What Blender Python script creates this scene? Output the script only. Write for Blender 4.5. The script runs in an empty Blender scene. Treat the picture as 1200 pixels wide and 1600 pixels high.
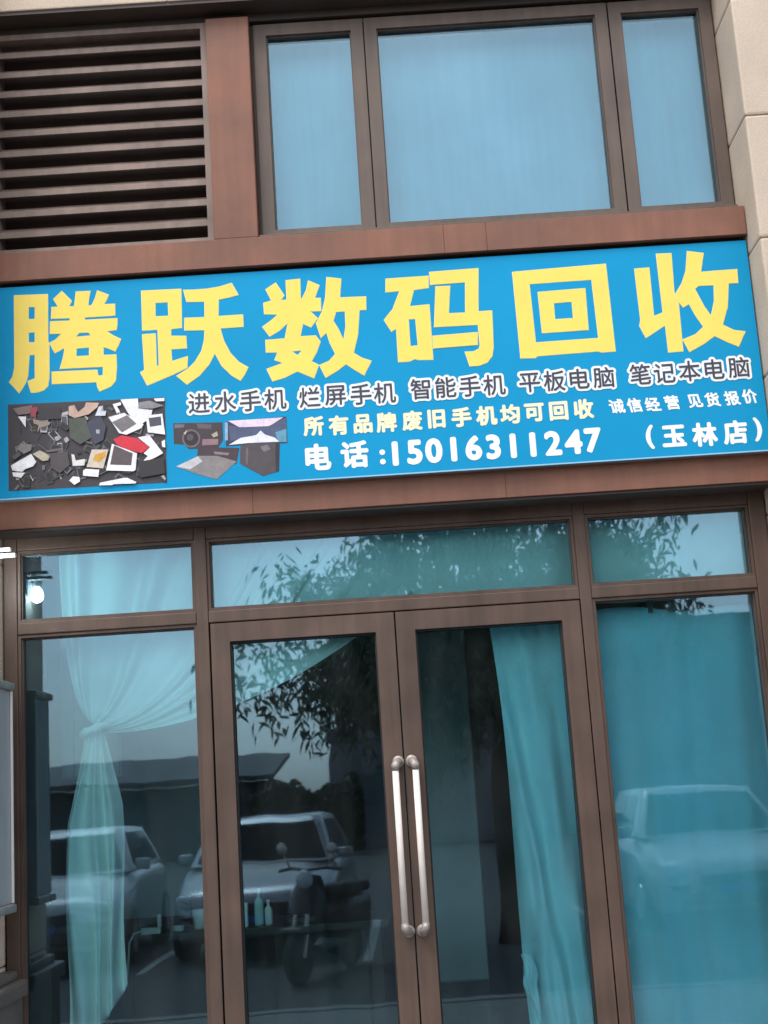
import bpy, bmesh, math, random
from mathutils import Vector, Matrix
from mathutils.geometry import tessellate_polygon
random.seed(7)
sc = bpy.context.scene
COL = sc.collection
R = math.radians

# ---------------------------------------------------------------- camera
PITCH, ROLL = R(11.567), R(-3.677)
cam = bpy.data.cameras.new('camera')
cam.sensor_fit = 'VERTICAL'; cam.sensor_height = 36.0
cam.lens = 2160 / 1600 * 36.0
cam.clip_start = 0.05; cam.clip_end = 2000
cam_ob = bpy.data.objects.new('camera', cam); COL.objects.link(cam_ob)
_fw = Vector((0, math.cos(PITCH), math.sin(PITCH))); _rt = Vector((1, 0, 0)); _up = _rt.cross(_fw)
_r = math.cos(ROLL) * _rt + math.sin(ROLL) * _up
_u = -math.sin(ROLL) * _rt + math.cos(ROLL) * _up
M = Matrix((_r, _u, -_fw)).transposed().to_4x4(); M.translation = (0, -5.9, 1.5)
cam_ob.matrix_world = M
sc.camera = cam_ob

# ---------------------------------------------------------------- sky, sun, exposure
SUN_EL, SUN_AZ = R(58), R(205)          # high sun behind thin cloud, behind the viewer's left shoulder
world = bpy.data.worlds.new('World'); sc.world = world; world.use_nodes = True
wt = world.node_tree; wt.nodes.clear()
sky = wt.nodes.new('ShaderNodeTexSky'); sky.sky_type = 'NISHITA'; sky.sun_disc = False
sky.sun_elevation = SUN_EL; sky.sun_rotation = SUN_AZ
sky.air_density = 1.0; sky.dust_density = 2.0; sky.ozone_density = 1.0
hs = wt.nodes.new('ShaderNodeHueSaturation'); hs.inputs['Saturation'].default_value = 0.32
bg = wt.nodes.new('ShaderNodeBackground'); bg.inputs['Strength'].default_value = 0.15
wo = wt.nodes.new('ShaderNodeOutputWorld')
tcw = wt.nodes.new('ShaderNodeTexCoord'); cn = wt.nodes.new('ShaderNodeTexNoise'); cn.inputs['Scale'].default_value = 3.2; cn.inputs['Detail'].default_value = 5
cr_ = wt.nodes.new('ShaderNodeMapRange'); cr_.inputs['From Min'].default_value = .3; cr_.inputs['From Max'].default_value = .7; cr_.inputs['To Min'].default_value = .74; cr_.inputs['To Max'].default_value = 1.26
cm = wt.nodes.new('ShaderNodeMix'); cm.data_type = 'RGBA'; cm.blend_type = 'MULTIPLY'; cm.inputs[0].default_value = 1
wt.links.new(tcw.outputs['Generated'], cn.inputs['Vector']); wt.links.new(cn.outputs[0], cr_.inputs['Value']); wt.links.new(cr_.outputs[0], cm.inputs[7])
wt.links.new(sky.outputs[0], hs.inputs['Color']); wt.links.new(hs.outputs[0], cm.inputs[6]); wt.links.new(cm.outputs[2], bg.inputs[0]); wt.links.new(bg.outputs[0], wo.inputs[0])
sun = bpy.data.lights.new('sun', 'SUN'); sun.energy = 0.8; sun.angle = R(25); sun.color = (1, .96, .9)
sun_ob = bpy.data.objects.new('sun', sun); COL.objects.link(sun_ob)
_sd = Vector((math.sin(SUN_AZ) * math.cos(SUN_EL), math.cos(SUN_AZ) * math.cos(SUN_EL), math.sin(SUN_EL)))
sun_ob.rotation_euler = (-_sd).to_track_quat('-Z', 'Y').to_euler()
sun_ob.location = _sd * 30
vs = sc.view_settings; vs.view_transform = 'Standard'; vs.look = 'None'; vs.gamma = 1; vs.exposure = 1.05
vs.use_curve_mapping = False
sc.cycles.max_bounces = 10; sc.cycles.transparent_max_bounces = 24; sc.cycles.glossy_bounces = 6
sc.cycles.use_denoising = True
sc.cycles.sample_clamp_indirect = 6.0

# ---------------------------------------------------------------- materials
def mat(name, col, rough=.6, metal=0.0, var=0.0, scale=6.0, bump=0.0, bscale=60.0, spec=.5, stretch=(1, 1, 1), speck=0.0, speck_scale=180.0, emit=None, sss=0.0, streak=0.0):
    m = bpy.data.materials.new(name); m.use_nodes = True
    nt = m.node_tree; b = nt.nodes['Principled BSDF']; L = nt.links
    b.inputs['Base Color'].default_value = (*col, 1); b.inputs['Roughness'].default_value = rough
    b.inputs['Metallic'].default_value = metal; b.inputs['Specular IOR Level'].default_value = spec
    tc = None
    def coords(st=(1, 1, 1)):
        g = nt.nodes.new('ShaderNodeNewGeometry')
        mp = nt.nodes.new('ShaderNodeMapping'); mp.inputs['Scale'].default_value = st
        L.new(g.outputs['Position'], mp.inputs['Vector']); return mp.outputs[0]
    last = None
    def mul(colsock, fac_sock, lo, hi):
        mr = nt.nodes.new('ShaderNodeMapRange'); mr.inputs['From Min'].default_value = .3; mr.inputs['From Max'].default_value = .7
        mr.inputs['To Min'].default_value = lo; mr.inputs['To Max'].default_value = hi
        L.new(fac_sock, mr.inputs['Value'])
        mx = nt.nodes.new('ShaderNodeMix'); mx.data_type = 'RGBA'; mx.blend_type = 'MULTIPLY'; mx.inputs[0].default_value = 1
        if colsock is None: mx.inputs[6].default_value = (*col, 1)
        else: L.new(colsock, mx.inputs[6])
        L.new(mr.outputs[0], mx.inputs[7]); return mx.outputs[2]
    if var:
        n = nt.nodes.new('ShaderNodeTexNoise'); n.inputs['Scale'].default_value = scale; n.inputs['Detail'].default_value = 6
        L.new(coords(stretch), n.inputs['Vector']); last = mul(last, n.outputs[0], 1 - var, 1 + var)
        mr = nt.nodes.new('ShaderNodeMapRange'); mr.inputs['To Min'].default_value = max(.02, rough - .12); mr.inputs['To Max'].default_value = min(1, rough + .12)
        L.new(n.outputs[0], mr.inputs['Value']); L.new(mr.outputs[0], b.inputs['Roughness'])
    if streak:
        n = nt.nodes.new('ShaderNodeTexNoise'); n.inputs['Scale'].default_value = 1.0; n.inputs['Detail'].default_value = 5
        L.new(coords((26, 26, 1.6)), n.inputs['Vector']); last = mul(last, n.outputs[0], 1 - streak, 1 + streak)
    if speck:
        n = nt.nodes.new('ShaderNodeTexNoise'); n.inputs['Scale'].default_value = speck_scale; n.inputs['Detail'].default_value = 3
        L.new(coords(), n.inputs['Vector']); last = mul(last, n.outputs[0], 1 - speck, 1 + speck)
    if last: L.new(last, b.inputs['Base Color'])
    if bump:
        n = nt.nodes.new('ShaderNodeTexNoise'); n.inputs['Scale'].default_value = bscale; n.inputs['Detail'].default_value = 4
        L.new(coords(stretch), n.inputs['Vector'])
        bp = nt.nodes.new('ShaderNodeBump'); bp.inputs['Strength'].default_value = bump; bp.inputs['Distance'].default_value = .01
        L.new(n.outputs[0], bp.inputs['Height']); L.new(bp.outputs[0], b.inputs['Normal'])
    if emit:
        b.inputs['Emission Color'].default_value = (*emit[0], 1); b.inputs['Emission Strength'].default_value = emit[1]
    return m

def glass_mat(name, tint, refl, base, wav=.02):
    m = bpy.data.materials.new(name); m.use_nodes = True
    nt = m.node_tree; nt.nodes.clear(); L = nt.links
    o = nt.nodes.new('ShaderNodeOutputMaterial'); t = nt.nodes.new('ShaderNodeBsdfTransparent'); g = nt.nodes.new('ShaderNodeBsdfGlossy')
    t.inputs['Color'].default_value = (*tint, 1); g.inputs['Color'].default_value = (*refl, 1); g.inputs['Roughness'].default_value = .017
    f = nt.nodes.new('ShaderNodeFresnel'); f.inputs['IOR'].default_value = 1.45
    a = nt.nodes.new('ShaderNodeMath'); a.operation = 'ADD'; a.inputs[1].default_value = base; a.use_clamp = True
    geo = nt.nodes.new('ShaderNodeNewGeometry')
    n = nt.nodes.new('ShaderNodeTexNoise'); n.inputs['Scale'].default_value = 2.6; n.inputs['Detail'].default_value = 2
    L.new(geo.outputs['Position'], n.inputs['Vector'])
    bp = nt.nodes.new('ShaderNodeBump'); bp.inputs['Strength'].default_value = wav; bp.inputs['Distance'].default_value = .12
    L.new(n.outputs[0], bp.inputs['Height']); L.new(bp.outputs[0], g.inputs['Normal'])
    # thin uneven film of dust and wipe marks
    d = nt.nodes.new('ShaderNodeTexNoise'); d.inputs['Scale'].default_value = 1.0; d.inputs['Detail'].default_value = 8
    mp = nt.nodes.new('ShaderNodeMapping'); mp.inputs['Scale'].default_value = (7, 7, 1.8)
    L.new(geo.outputs['Position'], mp.inputs['Vector']); L.new(mp.outputs[0], d.inputs['Vector'])
    mr = nt.nodes.new('ShaderNodeMapRange'); mr.inputs['From Min'].default_value = .35; mr.inputs['From Max'].default_value = .75; mr.inputs['To Min'].default_value = 0.0; mr.inputs['To Max'].default_value = .022
    L.new(d.outputs[0], mr.inputs['Value'])
    df = nt.nodes.new('ShaderNodeBsdfDiffuse'); df.inputs['Color'].default_value = (.55, .6, .62, 1)
    mx = nt.nodes.new('ShaderNodeMixShader'); m2 = nt.nodes.new('ShaderNodeMixShader')
    L.new(f.outputs[0], a.inputs[0]); L.new(a.outputs[0], mx.inputs[0]); L.new(t.outputs[0], mx.inputs[1]); L.new(g.outputs[0], mx.inputs[2])
    L.new(mr.outputs[0], m2.inputs[0]); L.new(mx.outputs[0], m2.inputs[1]); L.new(df.outputs[0], m2.inputs[2]); L.new(m2.outputs[0], o.inputs[0])
    return m

def cloth_mat(name, col, trans=.08):
    m = mat(name, col, .85, var=.06, scale=5, bump=.25, bscale=420, spec=.15)
    nt = m.node_tree; b = nt.nodes['Principled BSDF']; o = nt.nodes['Material Output']
    tl = nt.nodes.new('ShaderNodeBsdfTranslucent'); tl.inputs['Color'].default_value = (*col, 1)
    mx = nt.nodes.new('ShaderNodeMixShader'); mx.inputs[0].default_value = trans
    nt.links.new(b.outputs[0], mx.inputs[1]); nt.links.new(tl.outputs[0], mx.inputs[2]); nt.links.new(mx.outputs[0], o.inputs[0])
    return m

MT = dict(
    red=mat('red_brown_panel', (.208, .088, .055), .62, var=.24, scale=3.2, streak=.08, speck=.12, speck_scale=220, bump=.12, bscale=200),
    soffit=mat('dark_brown_soffit', (.055, .04, .034), .6, var=.15, scale=5),
    stone=mat('beige_stone', (.55, .45, .355), .75, var=.09, scale=3, speck=.16, speck_scale=240, bump=.2, bscale=240),
    plinth=mat('dark_stone_plinth', (.11, .09, .075), .5, var=.2, scale=9, speck=.25, speck_scale=200),
    frame=mat('bronze_aluminium', (.100, .064, .049), .5, metal=.2, var=.22, scale=3.5, streak=.16, bump=.03, bscale=300),
    frame_up=mat('weathered_bronze_aluminium', (.110, .080, .065), .55, metal=.15, var=.22, scale=4, streak=.16),
    slat=mat('grey_brown_louvre_paint', (.215, .160, .135), .6, metal=.1, var=.26, scale=5, streak=.14),
    dark=mat('dark_void_paint', (.075, .055, .046), .8, var=.2, scale=7),
    gap=mat('black_rubber_gasket', (.012, .011, .011), .6),
    banner=mat('blue_banner_vinyl', (.004, .285, .55), .55, spec=.15, var=.06, scale=1.6, bump=.35, bscale=2.2),
    alu=mat('aluminium_edge', (.5, .5, .5), .4, metal=.8),
    hem=mat('pale_blue_hem', (.30, .52, .66), .5),
    yellow=mat('yellow_print', (.88, .69, .15), .55, spec=.15, var=.03, scale=8),
    cream=mat('cream_print', (.88, .82, .55), .45),
    white=mat('white_print', (.86, .90, .90), .45),
    ink=mat('dark_ink_print', (.045, .04, .07), .5),
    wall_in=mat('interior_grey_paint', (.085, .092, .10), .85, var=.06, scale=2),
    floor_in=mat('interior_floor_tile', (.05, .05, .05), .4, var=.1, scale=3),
    board=mat('pale_partition_board', (.50, .56, .60), .6, var=.06, scale=3),
    wood=mat('dark_desk_wood', (.022, .016, .013), .5, var=.25, scale=8, stretch=(1, 8, 8)),
    steel=mat('brushed_steel', (.55, .50, .46), .42, metal=.8, var=.08, scale=14),
    mount=mat('worn_handle_mount', (.34, .30, .275), .5, metal=.35, var=.25, scale=60),
    cream_rod=mat('cream_coated_rod', (.76, .70, .65), .7, spec=.15, var=.06, scale=20),
    white_pl=mat('white_plastic', (.78, .78, .76), .4),
    black_pl=mat('black_plastic', (.02, .02, .022), .4),
    grey_metal=mat('grey_painted_metal', (.42, .44, .46), .4, metal=.3, var=.05, scale=7),
    lamp=mat('lit_lamp', (1, 1, 1), .4, emit=((.90, .98, 1), 45.0)),
    asphalt=mat('asphalt', (.040, .040, .042), .9, var=.2, scale=1.5, speck=.3, speck_scale=120, bump=.3, bscale=120),
    paving=mat('paving', (.15, .145, .14), .8, var=.12, scale=2, speck=.15),
    kerb=mat('kerb_stone', (.17, .165, .16), .8, var=.1, scale=3),
    line=mat('white_road_paint', (.30, .30, .29), .8, var=.3, scale=9),
    bark=mat('bark', (.09, .065, .045), .9, var=.3, scale=14, bump=.6, bscale=30),
    leaf=mat('leaf_green', (.045, .085, .03), .5, var=.35, scale=3),
    hedge=mat('hedge_green', (.035, .06, .025), .6, var=.4, scale=2),
    bwall=mat('grey_render_wall', (.15, .16, .17), .85, var=.1, scale=.7),
    bwhite=mat('pale_render_wall', (.5, .5, .48), .85, var=.1, scale=.7),
    broof=mat('dark_roof_sheet', (.05, .05, .055), .7, var=.2, scale=1),
    bwin=mat('dark_window_glass', (.10, .11, .12), .5),
    tyre=mat('tyre_rubber', (.018, .018, .018), .8),
    rim=mat('alloy_rim', (.5, .5, .5), .3, metal=.9),
    lens=mat('headlight_lens', (.6, .62, .65), .08),
    car_glass=mat('car_window_glass', (.006, .008, .010), .05, spec=.07),  # specular kept low to stand for the tree canopy's shade
    plate=mat('blue_number_plate', (.03, .08, .35), .5),
    silver=mat('silver_car_paint_shaded', (.30, .31, .33), .25, metal=.5),  # silver darkened: the tree's shade is put into the paint
    whitecar=mat('white_car_paint_shaded', (.40, .41, .43), .22),  # white lowered to grey, shade under the tree included in the colour
    bottle=mat('pale_green_plastic', (.45, .66, .62), .25),
    mint=cloth_mat('mint_curtain_cloth_lightened', (.90, .97, .93), .03),  # tail and tie of the left curtain, brightness put into the cloth colour
    sheer=cloth_mat('sheer_mint_cloth', (.78, .93, .90), .15),
    aqua=cloth_mat('aqua_curtain_cloth', (.54, .92, .96), .05),
    blue=cloth_mat('blue_curtain_cloth', (.38, .80, .89), .05),
    blind=mat('pale_blue_blind', (.32, .47, .57), .8, var=.22, scale=1.3, streak=.06),
)
MT['glass'] = glass_mat('tinted_blue_glass', (.80, .975, .985), (.58, .80, 1.0), .072, .004)
MT['glass_up'] = glass_mat('tinted_blue_glass_upstairs', (.80, .97, .985), (.62, .83, .98), .085, .008)

# ---------------------------------------------------------------- helpers
def link(name, me, m, parent=None, loc=None):
    o = bpy.data.objects.new(name, me); COL.objects.link(o)
    if m is not None:
        for mm in (m if isinstance(m, (list, tuple)) else [m]): me.materials.append(mm)
    if parent is not None:
        o.parent = parent
    if loc is not None: o.location = loc
    return o
def finish(name, bm, m, parent=None, loc=None, smooth=False):
    """bm holds world-space points; a child of a root standing at r gets points relative to r"""
    bmesh.ops.recalc_face_normals(bm, faces=bm.faces)
    me = bpy.data.meshes.new(name)
    off = Vector((0, 0, 0))
    p = parent
    while p is not None: off += p.location; p = p.parent
    if loc is not None: off += Vector(loc)
    if off.length: bmesh.ops.translate(bm, verts=bm.verts, vec=-off)
    if smooth:
        for f in bm.faces: f.smooth = True
    bm.to_mesh(me); bm.free()
    return link(name, me, m, parent, loc)
def root(name, label, cat, loc=(0, 0, 0), group=None):
    o = bpy.data.objects.new(name, None); COL.objects.link(o); o.location = loc; o.empty_display_size = .1
    return tag(o, label, cat, group)
def tag(o, label, cat=None, group=None, kind=None):
    if label: o['label'] = label
    if cat: o['category'] = cat
    if group: o['group'] = group
    if kind: o['kind'] = kind
    return o
def box(bm, x0, x1, y0, y1, z0, z1, bev=0.0):
    r = bmesh.ops.create_cube(bm, size=1.0)
    vs_ = r['verts']
    for v in vs_:
        v.co = Vector(((x0 + x1) / 2 + v.co.x * (x1 - x0), (y0 + y1) / 2 + v.co.y * (y1 - y0), (z0 + z1) / 2 + v.co.z * (z1 - z0)))
    if bev:
        es = list({e for v in vs_ for e in v.link_edges})
        bmesh.ops.bevel(bm, geom=es, offset=bev, segments=2, profile=.6, affect='EDGES')
    return bm
def bbox(x0, x1, y0, y1, z0, z1, bev=0.0):
    return box(bmesh.new(), x0, x1, y0, y1, z0, z1, bev)
def ring(bm, x0, x1, z0, z1, w, y0, y1, bev=0.0, wb=None):
    """a rectangular frame with mitred corners, w wide, between depths y0 (front) and y1"""
    wb = w if wb is None else wb
    O = [(x0, z0), (x1, z0), (x1, z1), (x0, z1)]; I = [(x0 + w, z0 + wb), (x1 - w, z0 + wb), (x1 - w, z1 - w), (x0 + w, z1 - w)]
    V = []
    for y in (y0, y1):
        V.append(([bm.verts.new((a, y, b)) for a, b in O], [bm.verts.new((a, y, b)) for a, b in I]))
    fs = []
    for i in range(4):
        j = (i + 1) % 4
        fs.append(bm.faces.new((V[0][0][i], V[0][0][j], V[0][1][j], V[0][1][i])))
        fs.append(bm.faces.new((V[1][0][j], V[1][0][i], V[1][1][i], V[1][1][j])))
        fs.append(bm.faces.new((V[0][0][j], V[0][0][i], V[1][0][i], V[1][0][j])))
        fs.append(bm.faces.new((V[0][1][i], V[0][1][j], V[1][1][j], V[1][1][i])))
    if bev:
        es = [e for e in {e for f in fs for e in f.edges} if len(e.link_faces) == 2 and e.calc_face_angle(0) > .5]
        bmesh.ops.bevel(bm, geom=es, offset=bev, segments=2, profile=.6, affect='EDGES')
def tube(bm, pts, rad, n=10, cap=True):
    pts = [Vector(p) for p in pts]; rads = rad if isinstance(rad, (list, tuple)) else [rad] * len(pts)
    prev = None; rings = []
    for i, p in enumerate(pts):
        d = (pts[min(i + 1, len(pts) - 1)] - pts[max(i - 1, 0)]).normalized()
        if prev is None:
            a = d.orthogonal().normalized()
        else:
            a = (prev - d * prev.dot(d)).normalized()
        prev = a; b = d.cross(a)
        rings.append([bm.verts.new(p + (a * math.cos(2 * math.pi * k / n) + b * math.sin(2 * math.pi * k / n)) * rads[i]) for k in range(n)])
    for i in range(len(rings) - 1):
        for k in range(n):
            bm.faces.new((rings[i][k], rings[i][(k + 1) % n], rings[i + 1][(k + 1) % n], rings[i + 1][k]))
    if cap:
        bm.faces.new(rings[0][::-1]); bm.faces.new(rings[-1])
def lathe(bm, prof, c, axis='Z', n=20):
    rings = []
    for r_, h in prof:
        rr = []
        for k in range(n):
            a = 2 * math.pi * k / n; x, y = r_ * math.cos(a), r_ * math.sin(a)
            v = (x, y, h) if axis == 'Z' else ((h, x, y) if axis == 'X' else (x, h, y))
            rr.append(bm.verts.new(Vector(c) + Vector(v)))
        rings.append(rr)
    for i in range(len(rings) - 1):
        for k in range(n):
            bm.faces.new((rings[i][k], rings[i][(k + 1) % n], rings[i + 1][(k + 1) % n], rings[i + 1][k]))
    bm.faces.new(rings[0][::-1]); bm.faces.new(rings[-1])
def grid(fn, nu, nv):
    bm = bmesh.new()
    V = [[bm.verts.new(fn(i / nu, j / nv)) for i in range(nu + 1)] for j in range(nv + 1)]
    for j in range(nv):
        for i in range(nu):
            bm.faces.new((V[j][i], V[j][i + 1], V[j + 1][i + 1], V[j + 1][i]))
    return bm
def thicken(o, t):
    md = o.modifiers.new('solid', 'SOLIDIFY'); md.thickness = t; md.offset = 0

# ---------------------------------------------------------------- ground
def sheet(name, x0, x1, y0, y1, z, m, label=None, cat=None):
    bm = bmesh.new()
    bm.faces.new([bm.verts.new(p) for p in ((x0, y0, z), (x1, y0, z), (x1, y1, z), (x0, y1, z))])
    o = finish(name, bm, m); o['kind'] = 'structure'; return o
sheet('ground', -300, 300, -300, 300, -.12, MT['asphalt'])
o = finish('pavement', bbox(-30, 30, -4.6, 0.0, -.115, .0), MT['paving']); o['kind'] = 'structure'
o = finish('kerb', bbox(-30, 30, -4.75, -4.602, -.118, .012, .015), MT['kerb']); o['kind'] = 'structure'
for k, x in enumerate((-4.95, -2.75, -.45, 2.2, 4.6)):
    sheet('parking_line', x - .05, x + .05, -13.5, -8.6, -.116, MT['line'])

# ---------------------------------------------------------------- the shop building
B = root('shop_building', 'shop front of beige stone piers, red-brown panels and bronze framed blue glass', 'building', (0, 0, 0))
# stone piers, block by block, chamfered joints
def pier(x0, x1, y0, y1, joints):
    p = finish('stone_pier', bbox(x0 + .02, x1 - .02, y0 + .02, y1, joints[0], joints[-1] - .01), MT['stone'], B)
    for a, b in zip(joints[:-1], joints[1:]):
        finish('stone_block', bbox(x0, x1, y0, y1 - .01, a + .0015, b - .0015, .011), MT['stone'], p)
    return p
JZ = [.0, .36, .915, 1.47, 2.025, 2.58, 3.135, 3.69, 4.246, 4.80, 5.36]
pier(1.648, 2.45, -.43, .28, JZ)
pier(-2.45, -1.66, -.62, .28, [.0, .36, .915, 1.47, 2.025, 2.58, 3.135, 3.69, 4.246, 4.80, 5.36])
# stone beam over the openings
bmx = [-1.655, -.83, .0, .83, 1.643]
be = finish('stone_beam', bbox(-1.64, 1.63, -.25, .28, 5.07, 5.9), MT['stone'], B)
for a, b in zip(bmx[:-1], bmx[1:]):
    finish('stone_block', bbox(a + .001, b - .001, -.27, .27, 5.062, 5.6, .006), MT['stone'], be)
# moulded dark plinth at the foot of the left pier
pl = bmesh.new(); box(pl, -1.75, -1.585, -.55, -.04, .0, .80, .008); box(pl, -1.75, -1.562, -.57, -.036, .80, .865, .014); box(pl, -1.75, -1.60, -.53, -.05, .865, .90, .012)
finish('plinth', pl, MT['plinth'], B)
pl = bmesh.new(); box(pl, -1.652, -1.579, -.18, -.15, .66, .70, .006)
finish('plinth_moulding', pl, MT['plinth'], B)
# soffits
finish('soffit', bbox(-1.65, 1.64, -.262, .05, 5.045, 5.061), MT['soffit'], B)
finish('soffit', bbox(-1.655, 1.643, -.188, .02, 2.684, 2.70), MT['soffit'], B)
# red-brown cladding: lintel band, band above the sign, post; each sheet is a piece
def clad(name, x0, x1, z0, z1, cuts, y0=-.2, y1=-.03):
    xs = [x0] + cuts + [x1]
    c = finish(name, bbox(x0 + .01, x1 - .01, y0 + .012, y1, z0 + .01, z1 - .01), MT['red'], B)
    for a, b in zip(xs[:-1], xs[1:]):
        finish('panel', bbox(a + .0003, b - .0003, y0, y0 + .03, z0, z1, .0022), MT['red'], c)
    finish('panel_return', bbox(x0 + .012, x1 - .012, y0 + .032, y1 - .01, z0 + .001, z0 + .009), MT['soffit'], c)
    return c
clad('lintel_cladding', -1.656, 1.644, 2.695, 3.30, [-.55, .52])
finish('sign_backing', bbox(-1.655, 1.643, -.195, -.03, 3.302, 3.93), MT['soffit'], B)
clad('band_cladding', -1.656, 1.644, 3.777, 3.907, [.335, .52], -.264, -.197)
c = finish('post_cladding', bbox(-.66, -.482, -.185, .0, 3.934, 5.0), MT['soffit'], B)
finish('panel', bbox(-.669, -.474, -.2, -.02, 3.934, 5.005, .005), MT['red'], c)
finish('header_panel', bbox(-1.652, 1.643, -.15, .04, 5.008, 5.044), MT['soffit'], B)

# louvre vent upper left
lv = bmesh.new(); ring(lv, -1.652, -.672, 3.936, 5.006, .026, -.165, -.03, .003)
LV = finish('louvre_vent', lv, MT['slat'], B)
finish('vent_backing', bbox(-1.64, -.685, -.045, -.035, 3.94, 5.006), MT['dark'], LV)
for k in range(10):
    z = 4.908 - k * .0972
    b_ = bmesh.new()
    prof = [(-.158, z - .0125), (-.158, z + .0125), (-.150, z + .0145), (-.105, z + .050), (-.102, z + .043), (-.149, z + .007), (-.150, z - .0125)]
    A = [b_.verts.new((-1.6255, y, zz)) for y, zz in prof]; C_ = [b_.verts.new((-.6985, y, zz)) for y, zz in prof]
    n = len(prof)
    for i in range(n): b_.faces.new((A[i], A[(i + 1) % n], C_[(i + 1) % n], C_[i]))
    b_.faces.new(A[::-1]); b_.faces.new(C_)
    finish('slat', b_, MT['slat'], LV)

# upper window: three sashes
uw = bmesh.new(); ring(uw, -.473, 1.644, 3.934, 5.006, .014, -.115, .05)
box(uw, .042, .052, -.10, .05, 3.95, 4.99); box(uw, 1.163, 1.173, -.10, .05, 3.95, 4.99)
UW = finish('upper_window', uw, MT['frame_up'], B)
for x0, x1 in ((-.457, .044), (.050, 1.164), (1.171, 1.64)):
    s_ = bmesh.new(); ring(s_, x0, x1, 3.946, 4.992, .056, -.142, -.05, .005, wb=.04)
    ring(s_, x0 + .052, x1 - .052, 3.982, 4.940, .010, -.128, -.06)
    finish('sash_frame', s_, MT['frame_up'], UW)
    finish('glass_pane', bbox(x0 + .054, x1 - .054, -.108, -.100, 3.984, 4.938), MT['glass_up'], UW)
finish('window_sill', bbox(-.468, 1.64, -.196, -.11, 3.934, 3.944, .002), MT['frame_up'], UW)

# storefront frame: jambs, mullions, transom bars
sf = bmesh.new()
for x0, x1 in ((-1.652, -1.596), (1.572, 1.642)):
    box(sf, x0, x1, -.035, .07, .0, 2.69, .004)
for x0, x1 in ((-.828, -.778), (.812, .862)):
    box(sf, x0, x1, -.035, .07, .0, 2.69, .004)
for x0, x1 in ((-1.595, -.829), (-.777, .811), (.863, 1.571)):
    box(sf, x0, x1, -.034, .068, 2.633, 2.69, .004)       # head
    box(sf, x0, x1, -.034, .068, 2.268, 2.318, .004)      # transom
    box(sf, x0, x1, -.034, .068, .0, .10, .004)           # foot
SF = finish('storefront_frame', sf, MT['frame'], B)
OPEN = [(-1.595, -.829, 2.319, 2.632), (-.777, .811, 2.319, 2.632), (.863, 1.571, 2.319, 2.632), (-1.595, -.829, .101, 2.267), (.863, 1.571, .101, 2.267)]
for x0, x1, z0, z1 in OPEN:
    bd = bmesh.new(); ring(bd, x0, x1, z0, z1, .012, -.024, .05, .002)
    ring(bd, x0 + .0122, x1 - .0122, z0 + .0122, z1 - .0122, .005, -.008, .04)
    finish('glazing_bead', bd, MT['frame'], SF)
    finish('glass_pane', bbox(x0 + .012, x1 - .012, .012, .020, z0 + .012, z1 - .012), MT['glass'], SF)
# double door
for x0, x1, s in ((-.770, .0125, 1), (.0195, .806, -1)):
    d = bmesh.new()
    ring(d, x0, x1, .112, 2.262, .080, -.040, .045, .005, wb=.16)
    D_ = finish('door', d, MT['frame'], B)
    bd = bmesh.new(); ring(bd, x0 + .0802, x1 - .0802, .272, 2.182, .007, -.022, .035, .002)
    finish('glazing_bead', bd, MT['gap'], D_)
    finish('glass_pane', bbox(x0 + .081, x1 - .081, .004, .012, .273, 2.181), MT['glass'], D_)
    # bow handle
    hx = -.0215 if s == 1 else .062
    h = bmesh.new()
    tube(h, [(hx, -.098, .985), (hx, -.098, 1.605)], .0135, 14)
    H = finish('handle', h, MT['cream_rod'], D_, smooth=True)
    for z, dz in ((1.612, 1), (.975, -1)):
        g = bmesh.new()
        ix = hx + s * .014
        tube(g, [(hx, -.098, z - dz * .012), (hx, -.102, z + dz * .004), (hx + s * .006, -.092, z + dz * .018), (ix, -.07, z + dz * .022), (ix, -.041, z + dz * .022)], [.0150, .0175, .0175, .0155, .0150], 14)
        lathe(g, [(.023, -.0475), (.025, -.045), (.025, -.0405)], (ix, 0, z + dz * .022), 'Y', 18)
        finish('handle_mount', g, MT['mount'], D_, smooth=True)
finish('door_gap', bbox(.0135, .0185, -.01, .03, .112, 2.262), MT['gap'], B)
finish('threshold', bbox(-.776, .81, -.05, .07, .0, .10, .005), MT['frame'], B)

# the dark room behind the glass (and a wall left and right so that no light leaks in)
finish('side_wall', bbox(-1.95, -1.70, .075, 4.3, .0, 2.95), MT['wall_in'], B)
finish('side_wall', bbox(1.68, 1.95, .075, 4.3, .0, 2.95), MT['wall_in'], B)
finish('added_dark_post', bbox(-1.699, -1.500, .076, .32, .091, 2.30), MT['soffit'], B)  # added post, only there to darken the pane beside the left jamb
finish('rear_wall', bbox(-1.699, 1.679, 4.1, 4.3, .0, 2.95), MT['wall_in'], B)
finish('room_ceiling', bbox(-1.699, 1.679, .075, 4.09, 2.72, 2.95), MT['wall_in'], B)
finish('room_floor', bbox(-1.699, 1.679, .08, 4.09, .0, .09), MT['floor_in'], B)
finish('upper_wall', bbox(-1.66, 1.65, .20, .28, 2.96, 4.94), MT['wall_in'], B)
finish('band_backing', bbox(-1.655, 1.645, .06, .19, 2.96, 3.93), MT['wall_in'], B)

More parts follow.
